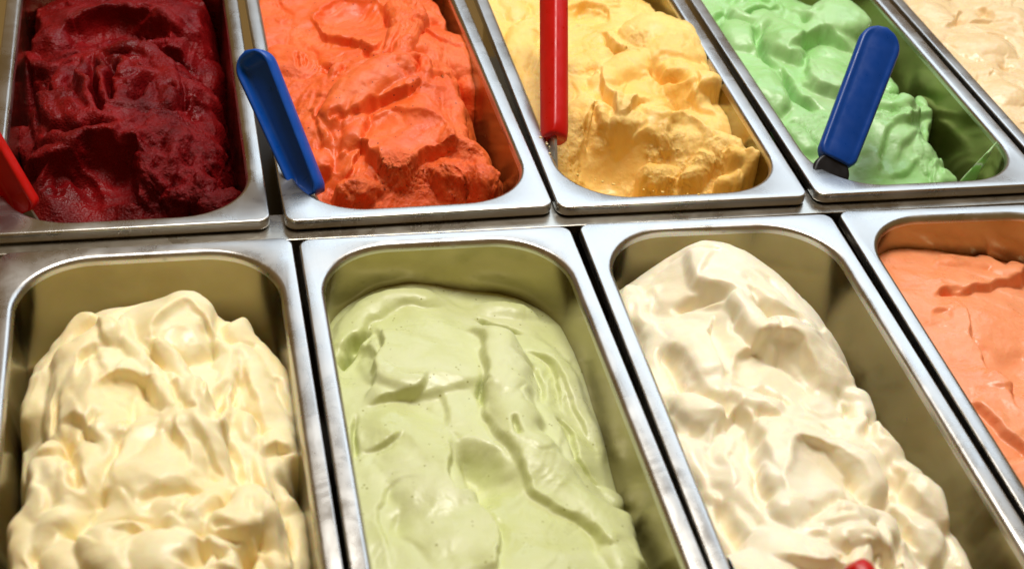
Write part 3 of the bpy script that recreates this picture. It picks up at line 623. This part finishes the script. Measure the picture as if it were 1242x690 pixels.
SURF['B1'] = q; q.build('dark red berry gelato with icy swirled furrows', amp=(0.8, 0.3, 0.12), tear_amp=2.0, relief=1.4)

# ---- orange red
q = Gel('B2', [(340, 20, -12), (400, 60, -8), (480, 30, -6), (430, 15, -10), (350, 90, -12), (370, 150, -14), (470, 130, -4), (540, 60, -6), (550, 110, -6), (560, 160, -10), (590, 185, -20), (480, 195, -12), (440, 180, -14), (385, 210, -30), (500, 242, -36), (430, 244, -36), (560, 234, -34), (604, 234, -38), (550, 20, -14)],
        [(150, 60, -58), (152, 110, -56), (152, 180, -40), (40, 16, -56), (82, 12, -56), (125, 14, -56), (82, 345, -15), (13, 150, -26)], seed=71, gaps=(0, 9, 5, 0), crease=2.4)
q.layers(1.8, 30, 25, 2.0, 1, 1.1, 0.0); q.striae(1.1, 3.2, 60); q.striae(0.6, 2.4, 20, 5)
q.lobe(330, 30, 14, 40, 0, 1, 10); q.lobe(352, 74, 19, 28, 10, 7, 13, 0.6); q.groove([(357, 60), (354, 74), (358, 90)], 1.3, 3); q.groove([(368, 64), (364, 76), (364, 86)], 1.2, 3)
q.scoop(430, 26, 32, 36, 0, 8, 2, 3, 1.0); q.fold([(372, 10), (383, 36), (396, 48), (414, 52), (433, 53), (450, 60), (474, 40)], 3.5, 10, 1.6, 3, 16, 1.2, 0.35, 0.35)
q.rope([(476, -5), (485, 30), (477, 54), (452, 66)], (8, 8), 5, 7, k=0.5, streak=0.6); q.rope([(496, -4), (504, 34), (490, 62), (464, 76)], (8, 8), 5, 7, k=0.5, streak=0.6)
q.groove([(436, 62), (450, 68), (470, 66)], 2, 5); q.lobe(545, 55, 24, 34, 20, 4, 13); q.lobe(520, 20, 12, 16, 0, 3, 8); q.dent(526, 30, 5, 4, 0, 5); q.dent(513, 64, 7, 4, 20, 6)
q.rope([(540, 22), (556, 26), (572, 33)], (8, 6), 8, 6, ta=0.1, tb=0.1); q.fold([(480, 24), (515, 30), (545, 52), (575, 52)], 1.5, 7, 1.6, 2.4, 8)
q.dent(399, 82, 5, 4, 0, 9); q.groove([(388, 80), (400, 84), (412, 78)], 1.8, 4); q.rope([(404, 96), (412, 84), (424, 78)], (5, 5), 3, 4)
q.rope([(398, 164), (428, 122), (464, 92), (508, 80)], (17, 16), 8, 14, k=0.6, ta=0.12, tb=0.15)
q.fold([(402, 150), (422, 139), (440, 133), (456, 122), (482, 111), (503, 97), (516, 88)], 2.4, 10, 1.8, 7, 18, 1.6)
q.rope([(492, 66), (508, 74), (517, 90), (508, 104)], (5, 5), 4, 5, lean=0.8); q.rope([(478, 70), (494, 78), (502, 92)], (4, 4), 2, 3.5); q.rope([(520, 90), (532, 82), (548, 84), (552, 100)], (6, 6), 4, 5)
q.rope([(540, 92), (548, 118), (555, 146), (556, 168)], (8, 10), 5, 8); q.lobe(582, 150, 12, 26, 10, 3, 9); q.lobe(572, 95, 11, 24, 10, 3, 8)
q.scoop(490, 160, 31, 34, -15, 7, 1.5, 3, 1.0); q.rope([(422, 186), (432, 158), (450, 132)], (7, 8), 4, 5, lean=0.6); q.groove([(400, 152), (412, 146), (422, 150)], 2.2, 5)
q.fold([(430, 180), (444, 172), (456, 188), (478, 197), (496, 202), (512, 186), (532, 176), (556, 164)], 4, 5, 1.6, 7, 16, 1.6, 0.1, 0.1)
q.lobe(440, 230, 17, 9, 0, 9, 9); q.dent(432, 232, 7, 4, 0, 4); q.rope([(582, 246), (600, 230), (622, 206)], (8, 7), 15, 8, lean=0.5, ta=0.1, tb=0.2); q.lobe(575, 205, 12, 18, 10, 6, 9); q.lobe(540, 205, 14, 14, 0, 6, 9)
q.lobe(390, 190, 12, 16, 0, 4, 8); q.fold([(370, 130), (385, 160), (392, 185)], 1.5, 8, 1.5, 2, 7)
q.scatter(26, (330, 10, 570, 190), 1.2, (10, 32), 21, 0.9); q.scatter(16, (400, 170, 600, 240), 1.8, (8, 20), 22, 0.3)
q.tear(485, 200, 52, 10, 0, 1.0); q.tear(440, 230, 22, 14, 0, 1.0); q.tear(560, 200, 24, 26, 0, 0.8); q.tear(550, 90, 20, 60, 10, 0.4); q.tear(605, 225, 14, 14, 0, 0.7); q.tear(500, 235, 60, 16, 0, 0.5)
q.T = np.maximum(q.T, 0.40*sstep(-0.3, 0.5, fbm(q.X, q.Y, 1/20, q.seed+61, 3)))
SURF['B2'] = q; q.build('orange-red strawberry gelato speckled with dark seeds', amp=(0.8, 0.25, 0.07), tear_amp=2.2, relief=1.3)

# ---- mango
q = Gel('B3', [(630, 20, -10), (640, 70, -12), (700, 40, -8), (760, 60, -4), (830, 40, -6), (855, 100, -13), (750, 120, -6), (800, 130, -6), (850, 150, -12), (890, 180, -22), (680, 150, -16), (688, 195, -28), (735, 150, -10), (780, 160, -11), (740, 205, -41), (770, 205, -36), (740, 226, -50), (714, 212, -44), (818, 196, -26), (850, 222, -36), (900, 225, -46), (660, 120, -14)],
        [(152, 50, -62), (152, 100, -58), (152, 160, -52), (60, 13, -56), (110, 13, -54), (20, 40, -40), (82, 345, -12), (14, 100, -24)], seed=83, gaps=(0, 9, 5, 0), crease=2.2)
q.layers(1.8, 32, -10, 2.0, 2, 1.1, 0.0); q.striae(0.9, 3.0, 30); q.striae(0.5, 2.4, 100, 5)
q.lobe(622, 8, 14, 26, 0, 4, 10); q.rope([(646, 14), (632, 52), (640, 104), (652, 140)], (14, 14), 6, 11, k=0.6); q.rope([(676, 36), (664, 84), (676, 134)], (13, 12), 4, 9, k=0.6)
q.scoop(712, 22, 20, 22, 10, 7, 2.5, 4, 1.0); q.fold([(690, 20), (712, 6), (738, 12), (742, 26)], 2, 8, 1.5, 4, 8, 0.6); q.groove([(610, 34), (626, 28), (640, 20)], 2, 4)
q.fold([(728, 38), (738, 46), (750, 58), (768, 65), (778, 55)], 5, 7, 1.4, 5, 8, 2.0); q.dent(705, 52, 20, 18, 0, 2.5)
q.lobe(806, 42, 31, 42, 15, 8, 20, 0.6); q.petal(826, 86, 22, 26, 5, 7, 3, 9, 0.6, 1.4); q.groove([(799, 66), (800, 90), (812, 102), (830, 110)], 3.2, 13); q.dent(790, 44, 14, 5, 20, 3)
q.rope([(722, 110), (752, 86), (792, 58)], (14, 17), 6, 11, k=0.6); q.fold([(726, 82), (736, 102), (750, 126), (758, 138), (768, 122), (790, 116)], 6, 10, 1.2, 7, 12, 2.4)
q.dent(712, 84, 9, 5, 20, 5); q.tear(710, 85, 16, 8, 0, 0.8); q.rope([(836, 102), (856, 98), (880, 104)], (8, 5), 6, 6, ta=0.1, tb=0.1, lean=0.6)
q.lobe(856, 142, 23, 38, 18, 8, 16, 0.6); q.lobe(882, 176, 15, 24, 15, 4, 11, 0.6); q.rope([(820, 112), (846, 118), (868, 140)], (8, 8), 3, 6); q.groove([(822, 118), (830, 134)], 1.8, 4)
q.lobe(768, 136, 24, 14, -10, 2, 8); q.fold([(712, 136), (722, 128), (732, 148), (742, 154), (762, 152), (786, 160), (808, 170), (834, 186)], 2.5, 8, 2.0, 5, 20, 1.6, 0.1, 0.1)
q.fold([(712, 205), (706, 160), (716, 134)], 3, 7, 2.0, 6, 14, 0.8); q.scoop(828, 172, 15, 22, -20, 6, 2, 4, 1.0)
q.lobe(862, 196, 15, 8, 10, 6, 7); q.lobe(846, 216, 17, 7, 10, 7, 7); q.rope([(868, 236), (890, 226), (913, 204)], (8, 6), 14, 7, lean=0.6, ta=0.1, tb=0.1); q.lobe(800, 215, 16, 12, 0, 8, 10); q.lobe(895, 188, 10, 8, 0, 5, 6)
q.scatter(30, (620, 20, 880, 150), 1.3, (8, 30), 31, 0.6); q.scatter(20, (780, 160, 900, 230), 2.0, (8, 22), 32, 0.2)
q.tear(690, 190, 13, 40, 0, 1.0); q.tear(810, 208, 28, 24, 0, 0.9); q.tear(760, 135, 40, 10, 0, 0.5); q.tear(760, 60, 24, 10, 0, 0.8); q.tear(870, 200, 24, 14, 0, 0.7)
q.T = np.maximum(q.T, 0.35*sstep(-0.3, 0.5, fbm(q.X, q.Y, 1/20, q.seed+61, 3)))
SURF['B3'] = q; q.build('yellow mango gelato with a deep scooped hollow', amp=(0.8, 0.25, 0.08), tear_amp=2.0, relief=1.3)

# ---- mint
q = Gel('B4', [(880, 10, -10), (905, 40, -8), (960, 50, -5), (1020, 20, -8), (1050, 40, -16), (930, 100, -12), (1000, 100, -8), (980, 150, -18), (1060, 120, -16), (1110, 130, -20), (1125, 165, -26), (1090, 180, -24), (1060, 205, -30), (1100, 215, -36), (1145, 205, -42), (985, 175, -24)],
        [(150, 60, -66), (150, 120, -62), (151, 190, -56), (151, 260, -50), (120, 14, -52), (40, 20, -40), (82, 345, -12), (14, 120, -20)], seed=96, gaps=(0, 12, 5, 0), soft=1.3, crease=2.6)
q.layers(1.5, 36, 10, 2.0, 1, 1.1, 0.0); q.blur(0.8)
q.rope([(888, 6), (896, 18), (904, 24), (920, 24), (940, 16), (944, 2)], (7, 7), 4, 6); q.rope([(892, 8), (902, -4), (924, -6), (944, 4)], (6, 6), 3, 5); q.groove([(900, 14), (912, 10), (926, 8), (944, 12)], 2.2, 10)
q.groove([(868, 26), (878, 18), (892, 14)], 2.2, 7); q.groove([(890, 14), (894, 28)], 2, 6); q.dent(882, 28, 9, 8, 0, 4)
q.lobe(904, 46, 20, 26, 10, 7, 13, 0.5); q.petal(948, 44, 19, 38, 0, 8, 3, 9, 0.5, 1.2); q.groove([(927, 22), (924, 48), (927, 72), (946, 88)], 2.6, 9); q.lobe(928, 104, 18, 34, 12, 7, 13, 0.5)
q.lobe(1016, 20, 28, 26, 0, 8, 15, 0.6); q.rope([(958, 8), (976, 18), (992, 24)], (6, 5), 2, 4); q.groove([(964, 14), (978, 22), (990, 22)], 1.4, 3)
q.fold([(948, 70), (964, 56), (980, 46), (994, 37), (1006, 40), (1024, 52), (1044, 70)], 4.5, 12, 1.2, 10, 16, 2.0); q.petal(1004, 90, 22, 28, -15, 5, 3, 8, 0.5, 1.2)
q.fold([(990, 66), (984, 78), (986, 92), (998, 110), (1012, 122)], 2, 10, 1.4, 3, 8, 0.6)
q.groove([(946, 88), (958, 102), (972, 120), (1000, 140)], 2.4, 9); q.fold([(958, 100), (972, 118), (990, 132), (1008, 140)], 1.5, 6, 1.2, 2.5, 6, 0.5)
q.lobe(1090, 110, 14, 24, 15, 4, 9); q.lobe(1070, 80, 12, 20, 0, 3, 8); q.rope([(1112, 120), (1126, 128), (1134, 146)], (6, 6), 5, 5, lean=0.8); q.groove([(1112, 126), (1122, 132)], 1.8, 5)
q.fold([(1068, 148), (1082, 148), (1096, 143), (1114, 140), (1134, 154)], 3, 8, 1.4, 5, 14, 0.9); q.dent(1098, 178, 20, 26, 0, 3, 3); q.fold([(1062, 210), (1068, 188), (1078, 160), (1092, 146)], 1.8, 7, 1.4, 2, 9, 0.4)
q.lobe(1139, 158, 7, 8, 0, 6, 6); q.lobe(1144, 176, 7, 9, 0, 6, 6); q.lobe(1150, 196, 8, 10, 0, 6, 7); q.lobe(1144, 216, 10, 10, 0, 5, 7)
q.fold([(1076, 196), (1096, 172), (1120, 162)], 2.0, 9, 1.0, 2.4, 12, 1.0); q.fold([(1070, 214), (1098, 200), (1126, 186)], 1.8, 9, 1.0, 2.2, 12, 1.0); q.rope([(1046, 120), (1076, 128), (1104, 122)], (8, 8), 4, 6); q.rope([(950, 150), (972, 168), (990, 196)], (9, 9), 4, 7); q.blur(0.7); q.scatter(12, (1060, 100, 1120, 150), 1.6, (10, 24), 41, 0.4); q.scatter(16, (880, 20, 1040, 150), 0.8, (10, 34), 42, 0.8); q.scatter(18, (1110, 150, 1150, 215), 1.8, (8, 18), 43, 1.2)
q.tear(985, 160, 16, 20, 0, 0.6); q.tear(1072, 140, 22, 6, 0, 0.7); q.tear(1125, 185, 10, 24, 0, 0.6)
SURF['B4'] = q; q.build('bright mint green gelato in glossy curls', amp=(0.7, 0.15, 0.03), tear_amp=1.7, relief=1.6)

# ---- beige
q = Gel('B5', [(1100, 5, -12), (1160, 20, -10), (1200, 60, -8), (1240, 110, -9), (1235, 20, -10), (1220, 150, -12)], [(82, 345, -12), (150, 100, -18), (150, 200, -18), (82, 20, -16), (14, 40, -14)], seed=104, crease=1.5)
q.layers(3.6, 26, 10, 2.0, 1, 1.3, 0.2); q.striae(0.5, 3.0, 60)
q.lobe(1192, 56, 26, 24, 20, 5, 10); q.lobe(1222, 112, 22, 22, 0, 4, 10); q.lobe(1230, 20, 24, 20, 0, 4, 10); q.lobe(1130, 14, 18, 24, 0, 3, 8); q.dent(1164, 24, 5, 6, 0, 8); q.dent(1219, 79, 5, 4, 0, 7); q.dent(1192, 12, 16, 8, -20, 4)
q.fold([(1146, 40), (1160, 24), (1170, 10)], 2, 8, 1.6, 3, 8); q.fold([(1180, 8), (1200, 14), (1212, 28)], 2, 8, 1.6, 3, 8); q.scatter(14, (1130, 0, 1240, 150), 0.9, (12, 36), 51, 0.9)
SURF['B5'] = q; q.build('beige gelato with a wet glossy surface', amp=(0.7, 0.2, 0.06), relief=1.4)

# ------------------------------------------------------------------ spatulas
def channel_handle(name, L, w0, w1, depth, rim, mat, parent, lo_cut=0.5, recess=0.0075, crown=0.0):
    """solid plastic grip along +Z (0..L) with a rounded top end and a long thumb channel sunk into its +Y face"""
    V, F = [], []; rings = 64; nf = 22; nb = 14
    for k in range(rings+1):
        t = k/rings; z = t*L; w = w0+(w1-w0)*t; dz = L-z; r = w1/2
        if dz < r: w = w*math.sqrt(max(0.0, 1-(1-dz/r)**2*0.985))
        if t < 0.06: w *= 1-lo_cut*0.5*(1-t/0.06)**2
        rec = min(depth*0.66, recess)*(1-sstep(L-r*0.55-rim, L-rim*0.7, z)) if dz > 0 else 0
        rec = float(rec)*min(1.0, 0.25+t*5)
        d = depth*(1-0.35*max(0, 1-dz/(r*0.6)))
        for i in range(nf+1):
            x = -w/2+w*i/nf; e = w/2-abs(x)
            edge = 0.0012*(1-min(1, e/0.0016))**2
            V.append((x, -edge-rec*float(sstep(rim*0.55, rim*1.5, e))+crown*(max(0.0, 1-(2*x/max(w, 1e-6))**2))*(w/max(w0, w1)), z))
        for i in range(1, nb):
            a = math.pi*i/nb
            cx = math.copysign(abs(math.cos(a))**0.55, math.cos(a)); V.append((cx*w/2, -0.0012-(d-0.0012)*abs(math.sin(a))**0.55, z))
    n = nf+1+nb-1
    for k in range(rings):
        for i in range(n):
            j = (i+1) % n; F.append((k*n+i, k*n+j, (k+1)*n+j, (k+1)*n+i))
    F.append(tuple(range(n))[::-1]); F.append(tuple(range(rings*n, rings*n+n)))
    return link(name, V, F, mat, parent)

def blade(parent, L, w, th, mat, z1=0.0, name='blade'):
    V, F = [], []; n = 10
    for k in range(n+1):
        t = k/n; z = z1-L*t; ww = w*(0.75+0.45*min(1, t*1.6))*(1 if t < 0.8 else math.sqrt(max(0.02, 1-((t-0.8)/0.2)**2*0.9)))
        for x in (-ww/2, ww/2):
            for y in (-th/2, th/2): V.append((x, y-0.004, z))
    for k in range(n):
        a = k*4
        F += [(a, a+2, a+6, a+4), (a+1, a+5, a+7, a+3), (a, a+4, a+5, a+1), (a+2, a+3, a+7, a+6)]
    F += [(0, 1, 3, 2), (n*4, n*4+2, n*4+3, n*4+1)]
    return link(name, V, F, mat, parent, smooth=False)

def world_of(key, u, v, z):
    X, Y, Z, a, s = PANS[key]; p = unproject(key, u, v, z)/1000
    return Vector((X+math.cos(a)*p[0]-math.sin(a)*p[1], Y+math.sin(a)*p[0]+math.cos(a)*p[1], Z+z/1000))

def spatula(key, low, zl, high, zh, w0, w1, mat, label, face, blade_len=0.09, depth=0.011, dark_end=None, recess=0.0075, crown=0.0):
    """low/high: pixels of the handle's two ends with their heights above the rim (mm); face: direction the open channel looks to"""
    a, b_ = world_of(key, *low, zl), world_of(key, *high, zh)
    zax = (b_-a).normalized(); f = Vector(face); yax = (f-zax*f.dot(zax)).normalized(); xax = yax.cross(zax)
    root = bpy.data.objects.new('spatula', None); col.objects.link(root); root.empty_display_size = 0.02
    mtx = Matrix((xax, yax, zax)).transposed().to_4x4(); mtx.translation = a; root.matrix_world = mtx
    tag(root, label, 'spatula', 'plastic spatulas standing in the gelato')
    L = (b_-a).length
    channel_handle('handle', L, w0, w1, depth, 0.0034, mat, root, recess=recess, crown=crown)
    if dark_end:
        c = channel_handle('dark_end', dark_end, w0*0.92, w0*0.96, depth*0.9, 0.02, M['end_black'], root); c.location = (0, -0.0006, -dark_end*0.80)  # near-black piece carried on below the handle's lower end
    blade(root, blade_len, w0*0.55, 0.0022, M['rail_steel'], 0.0008)
    print('spatula', key, 'handle length %.0f mm' % (L*1000))
    return root
to_cam = lambda p: (Vector(CAM)-p)
spatula('B2', (372, 238), -5, (297, 62), 62, 0.019, 0.026, M['blue'], 'blue plastic spatula leaning out of the orange-red gelato', (-0.62, -0.52, 0.6), depth=0.016, recess=0.0065)
spatula('B3', (664, 165), 2, (664, -60), 70, 0.017, 0.020, M['red'], 'red plastic spatula standing in the mango gelato', (-1.0, -0.85, 0.1), depth=0.014, recess=0.0, crown=0.002)
spatula('B4', (1015, 194), 4, (1076, 34), 62, 0.027, 0.030, M['deep_blue'], 'dark blue plastic spatula standing in the mint green gelato', (-0.22, -0.9, 0.40), depth=0.012, dark_end=0.019, recess=0.0012, crown=0.0025)
spatula('B1', (27, 260), -8, (-52, 132), 50, 0.021, 0.024, M['red'], 'red plastic spatula at the corner of the dark berry gelato', (-0.5, -0.6, 0.6), depth=0.013)

# the tip of one more handle sticks up out of the near end of the white cream
spatula('F3', (1090, 770), -6, (1046, 702), 44, 0.013, 0.014, M['red'], 'red spatula tip poking out of the white cream gelato', (-0.3, -0.8, 0.5), depth=0.012)

# ------------------------------------------------------------------ small leftovers: a mint smear on the pan wall, crumbs on the rims
def blob(rng, r, flat=0.6):
    V, F = [], []; nu, nv = 7, 5
    for j in range(nv+1):
        for i in range(nu):
            th = math.pi*j/nv; ph = 2*math.pi*i/nu; k = r*rng.uniform(0.65, 1.25)
            V.append((k*math.sin(th)*math.cos(ph), k*math.sin(th)*math.sin(ph), k*flat*math.cos(th)))
    for j in range(nv):
        for i in range(nu): F.append((j*nu+i, (j+1)*nu+i, (j+1)*nu+(i+1) % nu, j*nu+(i+1) % nu))
    return V, F
def crumbs(key, spots, mat, label, group):
    rng = random.Random(77)
    for u, v, z, r in spots:
        V, F = blob(rng, r/1000); o = link('crumb', V, F, mat); o.location = world_of(key, u, v, z+r*0.35); o.rotation_euler = (0, 0, rng.uniform(0, 6))
        tag(o, label, 'crumb', group)
rng = random.Random(5)
sp = [(655+rng.uniform(-4, 4)+q_*2.2, 158+q_*4.4+rng.uniform(-2, 2), -0.4, rng.uniform(0.5, 1.2)) for q_ in range(8)]
crumbs('B3', sp, G['B5'], 'dried pale crumb on the steel rim under the red spatula of the mango', 'dried crumbs by the mango spatula')
sp = [(700+rng.uniform(0, 150), 0, -0.6, rng.uniform(0.5, 1.1)) for q_ in range(13)]
sp = [(u, 212+(u-700)*0.30-((u-700)/150)**2*21, z, r) for u, v, z, r in sp]
crumbs('B3', sp, G['B3'], 'yellow mango crumb stuck along the inner edge of the pan', 'mango crumbs along the pan edge')

def smear(key, pts, wid, depth_in, mat, label):
    """thick daub of gelato left on the right-hand wall near the front corner"""
    V, F = [], []; n = 12
    P = [np.array(world_of(key, *p)) for p in pts]
    for k in range(n+1):
        t = k/n*(len(P)-1); i = min(int(t), len(P)-2); f = t-i; c = P[i]*(1-f)+P[i+1]*f
        w = wid*(1-k/n)**0.9+0.0004
        for a in range(8):
            an = 2*math.pi*a/8
            V.append((c[0]+w*math.cos(an)*0.8, c[1]+w*math.cos(an)*0.5, c[2]+w*math.sin(an)*0.6))
    for k in range(n):
        for a in range(8): F.append((k*8+a, k*8+(a+1) % 8, (k+1)*8+(a+1) % 8, (k+1)*8+a))
    F.append(tuple(range(8))[::-1]); F.append(tuple(range(n*8, n*8+8)))
    o = link('gelato_smear', V, F, mat); tag(o, label, 'gelato smear')
    return o
smear('B4', [(1172, 222, -20), (1184, 206, -12), (1196, 190, -5), (1209, 172, -2)], 0.015, 0, G['B4'], 'pointed mint green smear left on the pan wall at the front corner')
